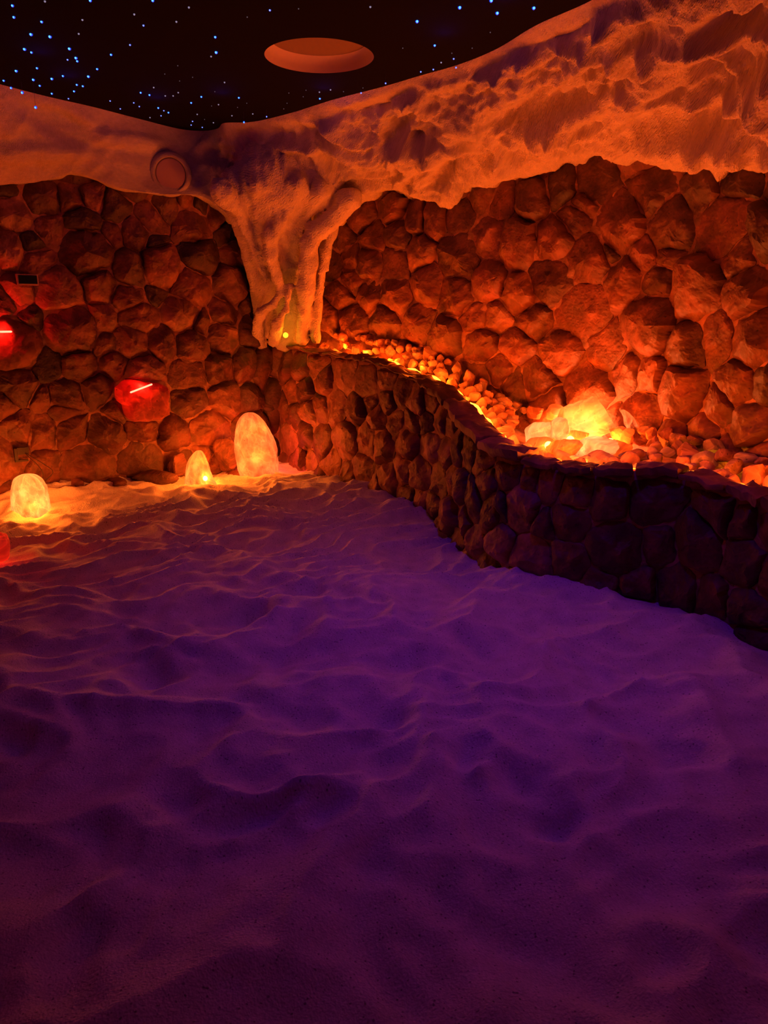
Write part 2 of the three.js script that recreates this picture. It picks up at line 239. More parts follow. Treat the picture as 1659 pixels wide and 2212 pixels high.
const rightList = [[849, 446, 36, 1], [902, 472, 28, 6], [859, 510, 34, 3], [939, 472, 32, 1], [992, 467, 36, 3], [1045, 419, 34, 6], [1082, 435, 32, 1], [1151, 430, 42, 3], [1215, 409, 36, 4], [1257, 440, 30, 6], [1056, 515, 42, 5], [1119, 525, 50, 1], [1195, 520, 46, 1],
  [1240, 470, 34, 6], [1342, 483, 62, 1], [1283, 393, 45, 3], [1405, 415, 48, 6], [1448, 490, 56, 3], [1522, 405, 46, 3], [1585, 398, 44, 4], [1564, 485, 68, 1], [1601, 555, 40, 6], [1652, 515, 36, 4], [806, 515, 32, 6], [800, 565, 34, 1], [854, 568, 36, 1],
  [907, 547, 36, 0], [992, 557, 52, 3], [923, 612, 40, 1], [987, 631, 42, 6], [854, 642, 40, 1], [798, 642, 28, 6], [833, 695, 40, 3], [902, 700, 40, 6], [1056, 608, 44, 5], [1119, 637, 40, 0], [1188, 605, 48, 3], [1273, 560, 50, 1], [1310, 538, 26, 4],
  [1350, 612, 44, 0], [1395, 552, 34, 5], [1416, 612, 36, 3], [1437, 545, 28, 6], [1506, 626, 64, 1], [1612, 630, 52, 6], [1262, 674, 58, 0], [1400, 700, 66, 1], [1543, 732, 46, 1], [1630, 735, 60, 6], [1310, 757, 50, 0], [1215, 765, 48, 0], [1071, 684, 32, 2],
  [1029, 690, 30, 0], [960, 735, 44, 3], [1040, 743, 40, 6], [1114, 748, 36, 0], [1151, 695, 30, 6], [1490, 750, 52, 3], [1077, 800, 36, 1], [1112, 835, 36, 3], [1162, 822, 44, 6], [1275, 840, 58, 0], [1352, 806, 40, 1], [1400, 815, 32, 0], [1474, 850, 66, 1],
  [1596, 828, 46, 6], [1652, 825, 32, 4], [1034, 817, 34, 3], [955, 800, 36, 6], [1390, 900, 54, 5], [1557, 880, 36, 6], [1518, 940, 46, 1], [1617, 920, 46, 3], [1640, 1000, 40, 6], [1455, 950, 46, 1], [1570, 990, 36, 0], [1190, 880, 46, 0], [755, 560, 26, 0], [740, 640, 28, 6],
  [765, 690, 30, 1], [740, 520, 24, 3], [785, 470, 30, 1], [760, 610, 26, 1], [705, 690, 28, 0], [720, 570, 26, 3], [880, 780, 40, 1], [820, 760, 36, 0], [1330, 920, 40, 0], [1720, 420, 50, 3], [1730, 540, 55, 1], [1720, 660, 50, 6], [1730, 780, 50, 1], [1720, 900, 50, 3], [1720, 1000, 45, 1]];
const ledgeList = [[574, 800, 24, 1], [606, 800, 24, 3], [640, 800, 26, 6], [650, 845, 26, 4], [620, 845, 22, 1], [689, 825, 26, 1], [732, 805, 32, 0], [783, 830, 34, 6], [822, 815, 24, 1], [658, 889, 28, 0], [687, 878, 18, 6], [719, 882, 30, 0], [763, 889, 28, 3], [807, 905, 24, 1],
  [829, 869, 22, 3], [857, 852, 24, 6], [888, 876, 24, 5], [848, 915, 22, 6], [881, 909, 24, 3], [913, 916, 16, 4], [940, 905, 26, 1], [921, 868, 22, 6], [975, 962, 36, 1], [655, 936, 26, 4], [600, 880, 28, 3], [620, 950, 32, 5], [692, 960, 28, 6], [742, 950, 36, 0],
  [820, 963, 32, 1], [874, 960, 30, 1], [921, 965, 26, 0], [662, 1000, 22, 0], [715, 1010, 32, 1], [783, 1020, 38, 6], [837, 1038, 28, 1], [867, 1021, 24, 0], [904, 1025, 28, 1], [945, 1045, 36, 6], [877, 1082, 28, 3], [938, 1095, 32, 3], [790, 865, 20, 6], [905, 1090, 20, 1],
  [988, 1060, 24, 1], [1000, 1120, 28, 6], [1035, 1050, 34, 3], [1025, 1000, 26, 1], [1115, 1098, 48, 5], [1147, 1210, 54, 2], [1074, 1166, 32, 0], [1023, 1180, 30, 1], [1045, 1226, 30, 4], [1223, 1128, 44, 3], [1223, 1215, 46, 6], [1228, 1070, 38, 1], [1330, 1185, 66, 4],
  [1322, 1095, 48, 3], [1292, 1272, 44, 3], [1399, 1098, 48, 4], [1420, 1180, 44, 3], [1500, 1175, 60, 3], [1463, 1275, 56, 4], [1380, 1265, 40, 6], [1600, 1215, 58, 4], [1540, 1119, 40, 3], [1530, 1300, 48, 3], [1610, 1320, 48, 4], [1651, 1247, 44, 3], [1617, 1390, 48, 4],
  [1590, 1140, 40, 3], [1180, 1050, 34, 1], [1090, 1030, 30, 1], [1170, 1135, 20, 3], [1130, 1040, 22, 6], [1720, 1250, 60, 3], [1740, 1380, 60, 4], [1720, 1480, 60, 3], [1660, 1480, 50, 3], [1560, 1400, 50, 3], [985, 1175, 26, 3], [1080, 1100, 20, 4]];

// left wall
const redStones = [];
{
  const w = solid('wall_left', mortarGeo(leftPath, -.15, 2.6), mortarMat, 'dark red rubble wall of rock salt stones on the left of the cave', 'wall', null, 'structure');
  const s = sitesAt(leftPath, leftList, .9), u0 = leftPath.near(-2.3, -2.4), u1 = leftPath.len - .02;
  fillSites(s, u0, u1, -.02, 2.25, .15, 77);
  for (const q of s) if (q.px && ((q.px[0] === 308 && q.px[1] === 866) || (q.px[0] === 30 && q.px[1] === 745))) { q.mat = redSalt; q.lift = 1.5; q.label = 'salt stone glowing red'; redStones.push(q); }
  buildStones(w, leftPath, s, [u0, u1, -.12, 2.35], .004);
}
// right wall
{
  const w = solid('wall_right', mortarGeo(rightPath, -.15, 2.6), mortarMat, 'orange-lit rubble wall of rock salt stones rising behind the glowing ledge', 'wall', null, 'structure');
  const s = sitesAt(rightPath, rightList, .9), u1 = rightPath.near(2.15, -2.2);
  fillSites(s, .02, u1, .4, 2.25, .15, 78);
  buildStones(w, rightPath, s, [.02, u1, .35, 2.35], .004);
}
{ solid('wall_back', mortarGeo(backPath, -.15, 2.6, 2), mortarMat, 'rough salt wall closing the cave behind the viewer', 'wall', null, 'structure'); }

// ledge: front wall, cap stones, trough
const RIM = .17;
const rimPoint = (u, back, y) => ledgePath.point(u, y, -back);
const LU1 = ledgePath.near(1.75, -1.8);
let ledgeGroup;
{
  const nu = Math.round(ledgePath.len / .03);
  const prof = (b) => b; const rows = 34;
  const face = gridGeo(nu, rows, (a, b) => {
    const u = a * ledgePath.len, h = ledgeH(u), j = b * rows; let d, v;
    if (j <= 26) { v = lerp(-.2, h, j / 26); d = -.05 * clamp(v / h) + -.004 + .008 * n3(u * 6, v * 6, 11) + .008 * n3(u * 14, v * 14, 12) + .004 * n3(u * 30, v * 30, 13); }
    else { const t = (j - 26) / 8; const q = [[.05, 0], [.07, .014], [.10, .02], [.13, .02], [.16, .016], [.18, .0], [.19, -.04], [.20, -.09], [.21, -.1]][Math.round(t * 8)]; d = -q[0]; v = h + q[1] + .008 * n2(u * 9, t * 3); }
    return ledgePath.point(u, v, d);
  }, (a, b) => [a * ledgePath.len / .7, b * 1.4]);
  faceRoom(face);
  const trough = gridGeo(120, 10, (a, b) => {
    const u = a * LU1, p = rimPoint(u, .2, ledgeH(u) - .1), az = Math.atan2(p.x, -p.z), w = rightPath.point(rightPath.byAzimuth(az), 0, -.04);
    return V(lerp(p.x, w.x, b), ledgeH(u) - .1 + .05 * b + .01 * n2(u * 8, b * 9), lerp(p.z, w.z, b));
  }, (a, b, p) => [p.x / .7, p.z / .7]);
  ledgeGroup = solid('wall_ledge', mergeGeometries([face, trough]), mortarMat, 'low curving salt-stone ledge wall with a lit trough on top', 'ledge', null, 'structure');
  const s = sitesAt(ledgePath, ledgeList, .9).filter((q) => q.v < ledgeH(q.u) + .05);
  const u1 = ledgePath.near(1.78, -1.6);
  const T = []; fillSites(s, .05, u1, -.05, 1.05, .1, 79, 1.8);
  for (const q of s) if (q.m !== undefined) q.m = [2, 0, 2, 6, 3, 2, 1][q.m];
  const keep = s.filter((q) => q.v < ledgeH(q.u) - .02 && q.v > -.14);
  // cells are cut to the ledge's own top by an extra row of helper sites mirrored above it
  const extra = []; for (const q of keep) { const h = ledgeH(q.u); if (h - q.v < .22) extra.push({ u: q.u, v: 2 * h - q.v - .012, r: q.r, skip: true }); }
  const all = keep.concat(extra);
  buildStones(ledgeGroup, ledgePath, all, [.03, u1, -.14, 1.12], .003, (u, v, d) => ledgePath.point(u, v, d - .05 * clamp(v / ledgeH(u))));
  // flat cap stones along the rim
  const R = mulberry(401); let u = .2;
  while (u < u1) {
    const L = .15 + .17 * R(), h = ledgeH(u + L / 2), th = (.03 + .035 * R()) * (ledgePath.at(u)[0].z < -4.6 ? .5 : 1), wd = .13 + .05 * R(), seed = Math.floor(R() * 1e5);
    const g = new THREE.BoxGeometry(1, 1, 1, 8, 3, 5), p = g.attributes.position;
    for (let i = 0; i < p.count; i++) {
      let x = p.getX(i), y = p.getY(i), z = p.getZ(i); const e = Math.max(Math.abs(x), Math.abs(z)) * 2;
      y *= 1 - .35 * Math.pow(e, 6); const k = 1 - .12 * Math.pow(Math.abs(y) * 2, 3); x *= k * .97; z *= k;
      const uu = u + (x + .5) * L, back = .075 + (.5 - z) * 0 + (-z) * wd + .012 * n3(x * 3, z * 3, seed) , q = ledgePath.point(uu, ledgeH(uu) + .012 + (y + .5) * th + .014 * n3(x * 2.2, z * 2.2, seed + 3) + (R.tilt = 0), -back);
      p.setXYZ(i, q.x, q.y, q.z);
    }
    const uvp = g.attributes.uv; for (let i = 0; i < p.count; i++) uvp.setXY(i, p.getX(i) / .7 + seed, p.getZ(i) / .7 + p.getY(i));
    g.computeVertexNormals(); part('cap_stone', g, stoneMats[[0, 1, 6, 3, 5][seed % 5]], ledgeGroup);
    u += L + .004 + .012 * R();
  }
}

// ------------------------------------------------------------------ ceiling with fibre stars and a round recess
const recess = onPlane(690, 123, CEIL), recR = .262;
let ceiling;
{
  const sh = new THREE.Shape([[-3.1, -2.1], [3.0, -2.1], [3.0, 6.8], [-3.1, 6.8]].map(([x, y]) => new THREE.Vector2(x, y)));
  const ho = new THREE.Path(); ho.absarc(recess.x, -recess.z, recR, 0, Math.PI * 2, true); sh.holes.push(ho);
  const g = new THREE.ExtrudeGeometry(sh, { depth: .04, bevelEnabled: false, curveSegments: 72 }); g.rotateX(-Math.PI / 2); g.translate(0, CEIL, 0);
  ceiling = solid('ceiling', g, blackMat, 'flat black ceiling dotted with tiny blue fibre-optic stars', 'ceiling', null, 'structure');
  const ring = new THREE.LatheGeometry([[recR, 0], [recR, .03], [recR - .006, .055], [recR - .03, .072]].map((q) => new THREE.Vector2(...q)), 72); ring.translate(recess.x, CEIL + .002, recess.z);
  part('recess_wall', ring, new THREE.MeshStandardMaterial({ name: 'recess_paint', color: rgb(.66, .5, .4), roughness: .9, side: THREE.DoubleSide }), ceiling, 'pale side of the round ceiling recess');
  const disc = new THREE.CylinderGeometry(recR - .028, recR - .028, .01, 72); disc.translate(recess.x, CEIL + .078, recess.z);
  part('recess_top', disc, new THREE.MeshStandardMaterial({ name: 'recess_painted_shade', color: rgb(.2, .12, .09), roughness: .7 }), ceiling, 'flat disc closing the ceiling recess, shade painted into its colour');  // dark colour stands in for the shaded part of the recess
}
const starGlow = [emit([.01, .06, 1], 1.2, 'star_blue'), emit([.06, .12, .9], .9, 'star_violet'), emit([.5, .4, .62], .55, 'star_white'), emit([.3, .22, .28], .28, 'star_faint')];
const tipGlow = [emit([.1, .45, 1], 2.2, 'star_tip_blue'), emit([.3, .4, 1], 1.6, 'star_tip_violet')];
const starGeo = new THREE.SphereGeometry(1, 10, 8), strandMat = new THREE.MeshStandardMaterial({ name: 'clear_strand', color: rgb(.05, .05, .08), roughness: .4 });
function star(p, k) {   // k: 3, 2, 1 blue of falling size, 0 white, -1 faint
  const r = k === 3 ? .0075 : k === 2 ? .006 : k === 1 ? .0046 : k === 0 ? .004 : .0026, m = part('star', starGeo, k >= 2 ? starGlow[0] : k === 1 ? starGlow[1] : k === 0 ? starGlow[2] : starGlow[3], ceiling);
  m.position.copy(p); m.scale.set(r, r, r); if (k >= 1) { const t = part('star_tip', starGeo, tipGlow[k >= 2 ? 0 : 1], m); t.scale.setScalar(.62); t.position.set(0, -.25, .62); }
  return m;
}
const stars = [[27, 12, 2], [30, 37, 2], [90, 47, 2], [97, 3, 0], [178, 43, 0], [170, 73, 0], [195, 1, 2], [330, 1, 2], [408, 16, 0], [290, 31, 0], [310, 55, 1], [381, 47, 0], [281, 97, 1], [240, 118, 2], [67, 74, 3], [108, 79, 3], [53, 106, 3], [68, 113, 2], [150, 105, 3],
  [146, 129, 1], [164, 125, 3], [167, 132, 2], [35, 153, 3], [80, 147, 2], [72, 172, 3], [112, 170, 3], [136, 164, 2], [191, 165, 3], [210, 149, 2], [86, 185, 2], [8, 174, 2], [166, 183, 2], [179, 186, 2], [160, 197, 2], [112, 202, 2], [148, 213, 1], [238, 218, 1], [260, 235, 1],
  [289, 222, 1], [301, 230, 1], [304, 200, 2], [323, 205, 2], [332, 189, 0], [342, 233, 2], [354, 239, 1], [364, 243, 2], [348, 250, 1], [324, 254, 0], [357, 207, 0], [374, 207, 0], [385, 200, 0], [356, 160, -1], [384, 142, -1], [388, 175, -1], [413, 222, 2], [583, 22, 1], [465, 80, 2],
  [467, 113, 3], [456, 122, 0], [416, 167, -1], [485, 178, 0], [435, 209, 2], [516, 211, 2], [472, 226, 0], [457, 229, -1], [426, 247, 0], [416, 262, 1], [413, 270, 1], [437, 275, 1], [442, 258, -1], [461, 265, 0], [501, 250, 0], [546, 246, 0], [513, 232, -1], [533, 223, -1],
  [464, 198, -1], [613, 235, -1], [620, 223, -1], [690, 199, 0], [691, 213, 2], [714, 194, 0], [742, 198, -1], [624, 201, -1], [655, 209, -1], [661, 195, -1], [784, 190, -1], [800, 15, 0], [534, 37, -1], [645, 19, -1], [993, 16, 3], [1061, 1, 3], [1074, 28, 3], [1153, 17, 3],
  [901, 46, 3], [939, 98, 2], [980, 127, 1], [953, 135, 0], [936, 150, 1], [909, 155, 1], [1059, 70, -1], [1020, 104, -1], [976, 115, -1], [870, 104, -1]];
for (const [x, y, k] of stars) star(onPlane(x, y, CEIL - .002), k);
{ const R = mulberry(55); for (let i = 0; i < 60; i++) { const p = V(-1.9 + 3.6 * R(), CEIL - .002, .8 - 4.0 * R()); star(p, Math.floor(R() * 4.3) - 1); } }
for (const [x, y, k, yy] of [[24, 190, 2, 2.46], [48, 200, 3, 2.45], [77, 232, 3, 2.37], [527, 264, 2, 2.44], [576, 252, 1, 2.46], [780, 201, 1, 2.46], [833, 180, 1, 2.46], [985, 146, 1, 2.45]]) {
  const p = onPlane(x, y, yy), m = star(p, k), L = (CEIL - yy), s = 1 / m.scale.x; const st = part('strand', new THREE.CylinderGeometry(.0008, .0008, L, 5), strandMat, m); st.scale.setScalar(s); st.position.y = L / 2 * s;
}
for (const [x, y] of [[90, 130], [150, 180], [340, 225], [480, 215], [700, 205], [960, 90], [1090, 15]]) { const p = onPlane(x, y, CEIL - .03); pointLight([.06, .05, 1], STAR_CD, p.toArray(), 3, 'star_light'); }

// violet downlight in the ceiling, above the upper edge of the picture
{
  const t = thing('ceiling_spotlight', 'small violet downlight in the black ceiling above the salt floor', 'spotlight', [.42, CEIL, -2.75]);
  part('housing', new THREE.LatheGeometry([[.055, .0], [.06, -.012], [.045, -.014], [.042, .0]].map((p) => new THREE.Vector2(...p)), 28), blackMat, t);
  part('lens', new THREE.CylinderGeometry(.042, .042, .006, 24), emit(VIOLET, 3, 'violet_lens'), t).position.y = -.002;
  const l = new THREE.SpotLight(new THREE.Color().setRGB(...VIOLET), SPOT_CD, 0, .88, 1, 2); l.position.set(.42, CEIL - .03, -2.75); l.target.position.set(.36, 0, -2.85); l.castShadow = true; l.shadow.radius = 3; l.name = 'violet_light'; scene.add(l, l.target);
}

// ------------------------------------------------------------------ plaster canopy between walls and ceiling
const stations = [ // ceiling edge (px) | lower lip (px) | stand-off of the lip from the wall
  [-420, 60, -420, 400, .12], [-150, 140, -130, 405, .12], [0, 180, 0, 400, .12], [100, 206, 100, 390, .12], [200, 229, 165, 374, .12], [300, 255, 250, 404, .12], [400, 279, 340, 419, .12], [445, 281, 440, 427, .14], [470, 276, 500, 470, .16], [484, 264, 560, 500, .2], [540, 262, 620, 505, .22], [625, 243, 690, 500, .22],
  [720, 213, 765, 440, .16], [830, 184, 845, 407, .12], [910, 160, 905, 425, .14], [990, 137, 965, 438, .16], [1070, 104, 1010, 403, .13], [1160, 50, 1110, 386, .12], [1280, -5, 1230, 346, .12], [1380, -70, 1390, 346, .12], [1480, -160, 1530, 366, .12], [1580, -280, 1659, 350, .12], [1720, -480, 1850, 360, .12], [1900, -800, 2150, 380, .12]];
let plaster;
const plasterGrid = { P: [] };
{
  const E = [], L = [], B = [];
  for (const [ex, ey, lx, ly, off] of stations) {
    E.push(onPlane(ex, ey, CEIL + .004)); const path = lx < 545 ? leftPath : rightPath, h = path.hit(lx, ly);
    const [p, n] = path.at(h[0]); let q = p.clone().setY(h[1]); const d = sight(lx, ly).normalize(), t = off / Math.max(.35, Math.abs(n.dot(d))); q.addScaledVector(d, -t); L.push(q); B.push(p.clone().setY(q.y + .03).addScaledVector(n, -.1));
  }
  const curve = (P) => { const c = new THREE.CatmullRomCurve3(P, false, 'centripetal'); return (t) => c.getPoint(t); };
  const cE = curve(E), cL = curve(L), cB = curve(B);
  const NS = 620, NT = 130, base = [];
  for (let j = 0; j <= NT; j++) for (let i = 0; i <= NS; i++) {
    const s = i / NS, t = j / NT, e = cE(s), l = cL(s), b = cB(s); let p;
    if (t < .88) { const q = t / .88, m = e.clone().lerp(l, .5); m.y -= .0; m.add(V(0, -.06 + .05 * n2(s * 9, 3), 0)); p = e.clone().multiplyScalar((1 - q) * (1 - q)).addScaledVector(m, 2 * q * (1 - q)).addScaledVector(l, q * q); }
    else p = l.clone().lerp(b, (t - .88) / .12);
    base.push(p);
  }
  const g0 = gridGeo(NS, NT, (a, b, i, j) => base[j * (NS + 1) + i]); faceRoomDown(g0);
  const nr = g0.attributes.normal;
  // folds and hollows of the plaster: x, y (px), half width, half height (px), tilt, depth (m, negative = hollow)
  const folds = [[1490, 275, 150, 34, -.05, -.10], [1240, 205, 150, 32, -.45, -.09], [1300, 175, 130, 22, -.4, .05], [1120, 240, 90, 26, -.6, -.05], [1180, 280, 110, 22, -.35, .06], [880, 275, 70, 34, .15, -.06], [900, 330, 120, 20, 0, .05], [960, 385, 55, 30, -.9, -.05], [1020, 345, 90, 20, -.3, -.04],
    [1130, 340, 60, 26, -.8, -.045], [1080, 110, 90, 24, -.5, -.08], [1230, 55, 110, 28, -.5, -.10], [1330, 40, 90, 24, -.3, .05], [620, 288, 95, 26, .2, -.09], [520, 280, 40, 26, .3, -.05], [700, 250, 50, 20, -.2, -.06], [790, 240, 60, 20, -.25, -.07], [860, 205, 60, 16, -.3, -.05], [680, 340, 60, 26, .5, -.04],
    [700, 320, 110, 18, .1, .05], [1560, 160, 110, 60, -.2, -.09], [1620, 60, 90, 34, 0, -.1], [1450, 110, 130, 28, -.1, .06], [1570, 330, 140, 20, 0, .05], [1270, 330, 60, 16, .1, -.03], [130, 270, 90, 30, .5, -.05], [60, 330, 150, 22, 0, .02], [250, 300, 120, 18, .1, .02], [470, 335, 50, 20, 0, -.03], [545, 322, 9, 4, .2, -.05], [1650, 230, 60, 60, 0, .05]];
  const g = gridGeo(NS, NT, (a, b, i, j) => {
    const k = j * (NS + 1) + i, p = base[k].clone(), n = V(nr.getX(k), nr.getY(k), nr.getZ(k)), t = j / NT, right = sstep(430, 560, project(p)[0]);
    const edge = sstep(0.0, .17, t) * (1 - sstep(.93, 1, t)), w = p.clone().addScaledVector(V(n3(p.x * 1.5, p.y * 1.5, p.z * 1.5), n3(p.x * 1.5, p.y * 1.5 + 7, p.z * 1.5), n3(p.x * 1.5 + 9, p.y * 1.5, p.z * 1.5)), .12);
    let d = lerp(.02, .075, right) * (.6 - Math.abs(n3(w.x * 2.4, w.y * 3.2, w.z * 2.4))) + lerp(.01, .034, right) * n3(w.x * 5.5, w.y * 5.5, w.z * 5.5) + lerp(.002, .012, right) * n3(w.x * 14, w.y * 14, w.z * 14) + lerp(.0008, .005, right) * n3(w.x * 34, w.y * 34, w.z * 34);
    const [px, py] = project(p);
    for (const [fx, fy, rx, ry, ro, am] of folds) { const dx = px - fx, dy = py - fy; if (Math.abs(dx) > 340 || Math.abs(dy) > 340) continue; const c = Math.cos(ro), s = Math.sin(ro), q = Math.hypot((dx * c + dy * s) / rx, (-dx * s + dy * c) / ry); if (q < 2.2) d += 1.35 * am * Math.exp(-Math.pow(q, 4)); }
    const calm = (1 - .7 * Math.exp(-Math.pow((t - .88) / .05, 2))) * (1 - .93 * Math.exp(-Math.pow(Math.hypot((px - 366) / 62, (py - 380) / 42), 4)));
    p.addScaledVector(n, d * edge * calm); p.y = Math.min(p.y, CEIL + .004 - .03 * sstep(0, .08, t)); return p;
  }, (a, b, p) => [a * 24, b * 3.4]);
  faceRoomDown(g);
  plasterGrid.pos = g.attributes.position; plasterGrid.nor = g.attributes.normal;
  // the drips that run down the corner
  const Zc = -5.55, S = (list, off = 0) => list.map(([x, y, r, z = 0]) => [atDepth(x, y, Zc + z + off), r * 5.4 / FOCAL]);
  const strands = [
    S([[480, 415, 26, .2], [515, 450, 15, .1], [534, 500, 10, .0], [552, 550, 10, -.08], [575, 600, 9, -.15]]),
    S([[640, 400, 24, .2], [630, 440, 14, .14], [606, 478, 15, .1], [582, 512, 17, .06], [584, 552, 15, .02], [598, 600, 11, -.04], [608, 632, 8, -.08], [590, 656, 9, -.1], [563, 675, 10, -.12], [556, 715, 12, -.3], [566, 748, 14, -.5]]),
    S([[755, 430, 24, .15], [715, 478, 17, .1], [682, 502, 19, .08], [666, 530, 19, .06], [666, 570, 20, .02], [663, 620, 19, -.04], [657, 665, 14, -.15], [655, 730, 16, -.28]]),
    S([[715, 490, 16, -.04], [703, 540, 12, -.06], [698, 580, 10, -.1], [688, 625, 9, -.16], [682, 730, 12, -.24]]),
    S([[628, 615, 6, -.06], [622, 640, 6, -.04], [616, 670, 6, -.06], [600, 702, 11, -.16], [590, 738, 14, -.34]]),
    S([[515, 440, 30, .0], [540, 520, 26, -.14], [560, 600, 24, -.26], [574, 705, 24, -.46]]),
    S([[690, 410, 20, .2], [668, 455, 10, .08], [645, 500, 8, .0], [640, 560, 7, -.1]]),
    S([[560, 400, 22, .2], [566, 445, 10, .06], [560, 490, 8, -.02], [575, 560, 8, -.1]]),
    // the mass behind the strands, narrowing from the canopy to the ledge
    S([[600, 395, 92, -.05], [606, 470, 74, -.16], [612, 540, 58, -.24], [616, 620, 44, -.36], [622, 725, 40, -.5]]), S([[520, 400, 40, .02], [690, 400, 56, .02]])];
  const col = surfaceNets(V(-1.4, .9, -6.3), V(-.1, 2.4, -4.95), .018, (x, y, z) => {
    let d = 9; for (const st of strands) for (let i = 0; i < st.length - 1; i++) { const [a, ra] = st[i], [b, rb] = st[i + 1], bx = b.x - a.x, by = b.y - a.y, bz = b.z - a.z, t = clamp(((x - a.x) * bx + (y - a.y) * by + (z - a.z) * bz) / (bx * bx + by * by + bz * bz)); const q = Math.hypot(x - a.x - bx * t, y - a.y - by * t, z - a.z - bz * t) - lerp(ra, rb, t); const h = clamp(.5 + .5 * (d - q) / .025); d = lerp(d, q, h) - .025 * h * (1 - h); }
    return d + .012 * n3(x * 13, y * 4, z * 13) + .006 * n3(x * 26, y * 12, z * 26) + .003 * n3(x * 45, y * 45, z * 45);
  });
  const cp = col.attributes.position, cu = []; for (let i = 0; i < cp.count; i++) cu.push((cp.getX(i) - cp.getZ(i) * .6) / .5, cp.getY(i) / .5); col.setAttribute('uv', new THREE.Float32BufferAttribute(cu, 2));
  plaster = solid('trim_1', g, plasterMat, 'sculpted orange-lit plaster canopy between the stone walls and black ceiling', 'plaster canopy', null, 'structure');
  part('drip_column', col, plasterMat, plaster, 'dripping root-like plaster strands running down the corner');
}
function faceRoomDown(g) { const n = g.attributes.normal; let s = 0; for (let i = 0; i < n.count; i += 13) s += n.getY(i); if (s > 0) { const a = g.index.array; for (let i = 0; i < a.length; i += 3) { const t = a[i + 1]; a[i + 1] = a[i + 2]; a[i + 2] = t; } g.computeVertexNormals(); } }
function surfaceNets(lo, hi, h, f) {
  const nx = Math.ceil((hi.x - lo.x) / h) + 1, ny = Math.ceil((hi.y - lo.y) / h) + 1, nz = Math.ceil((hi.z - lo.z) / h) + 1, F = new Float32Array(nx * ny * nz), id = new Int32Array(nx * ny * nz).fill(-1), at = (i, j, k) => (k * ny + j) * nx + i;
  for (let k = 0; k < nz; k++) for (let j = 0; j < ny; j++) for (let i = 0; i < nx; i++) F[at(i, j, k)] = f(lo.x + i * h, lo.y + j * h, lo.z + k * h);
  const pos = [], idx = [];
  for (let k = 0; k < nz - 1; k++) for (let j = 0; j < ny - 1; j++) for (let i = 0; i < nx - 1; i++) {
    let sx = 0, sy = 0, sz = 0, c = 0; const v = (a, b, d) => F[at(i + a, j + b, k + d)];
    const edge = (a, b, d, e, g, l) => { const p = v(a, b, d), q = v(e, g, l); if ((p < 0) !== (q < 0)) { const t = p / (p - q); sx += lerp(a, e, t); sy += lerp(b, g, t); sz += lerp(d, l, t); c++; } };
    for (let a = 0; a < 2; a++) for (let b = 0; b < 2; b++) { edge(0, a, b, 1, a, b); edge(a, 0, b, a, 1, b); edge(a, b, 0, a, b, 1); }
    if (c) { id[at(i, j, k)] = pos.length / 3; pos.push(lo.x + (i + sx / c) * h, lo.y + (j + sy / c) * h, lo.z + (k + sz / c) * h); }
  }
  const quad = (a, b, c, d, flip) => { if (a < 0 || b < 0 || c < 0 || d < 0) return; flip ? idx.push(a, c, b, a, d, c) : idx.push(a, b, c, a, c, d); };
  for (let k = 1; k < nz - 1; k++) for (let j = 1; j < ny - 1; j++) for (let i = 1; i < nx - 1; i++) {
    const s = F[at(i, j, k)] < 0;
    if (s !== F[at(i + 1, j, k)] < 0) quad(id[at(i, j - 1, k - 1)], id[at(i, j, k - 1)], id[at(i, j, k)], id[at(i, j - 1, k)], !s);
    if (s !== F[at(i, j + 1, k)] < 0) quad(id[at(i - 1, j, k - 1)], id[at(i - 1, j, k)], id[at(i, j, k)], id[at(i, j, k - 1)], !s);
    if (s !== F[at(i, j, k + 1)] < 0) quad(id[at(i - 1, j - 1, k)], id[at(i, j - 1, k)], id[at(i, j, k)], id[at(i - 1, j, k)], !s);
  }
  const g = new THREE.BufferGeometry(); g.setAttribute('position', new THREE.Float32BufferAttribute(pos, 3)); g.setIndex(idx); g.computeVertexNormals(); return g;
}
// nearest canopy vertex to a line of sight
function onPlaster(px, py) { let b = 1e9, bi = 0; const P = plasterGrid.pos, v = V(0, 0, 0); for (let i = 0; i < P.count; i++) { v.set(P.getX(i), P.getY(i), P.getZ(i)); const q = project(v), e = (q[0] - px) ** 2 + (q[1] - py) ** 2; if (e < b) { b = e; bi = i; } } const N = plasterGrid.nor; return [V(P.getX(bi), P.getY(bi), P.getZ(bi)), V(N.getX(bi), N.getY(bi), N.getZ(bi))]; }
{
  const [p, n] = onPlaster(366, 379); const t = thing('round_vent', 'flat round cover set in smooth plaster above the left stone wall', 'vent', p.toArray());
  const face = n.clone().lerp(V(0, -.9, .44), .3).normalize(); t.quaternion.setFromUnitVectors(V(0, 1, 0), face); t.position.addScaledVector(n, .022);
  part('cover', new THREE.LatheGeometry([[0, .012], [.09, .012], [.096, .009], [.098, 0]].map((q) => new THREE.Vector2(...q)), 48), new THREE.MeshStandardMaterial({ name: 'vent_cover', color: rgb(.34, .2, .17), roughness: .8 }), t);
  part('rim', new THREE.LatheGeometry([[.099, .0], [.1, .016], [.108, .022], [.128, .016], [.14, -.01], [.142, -.08]].map((q) => new THREE.Vector2(...q)), 56), plasterMat, t);
}

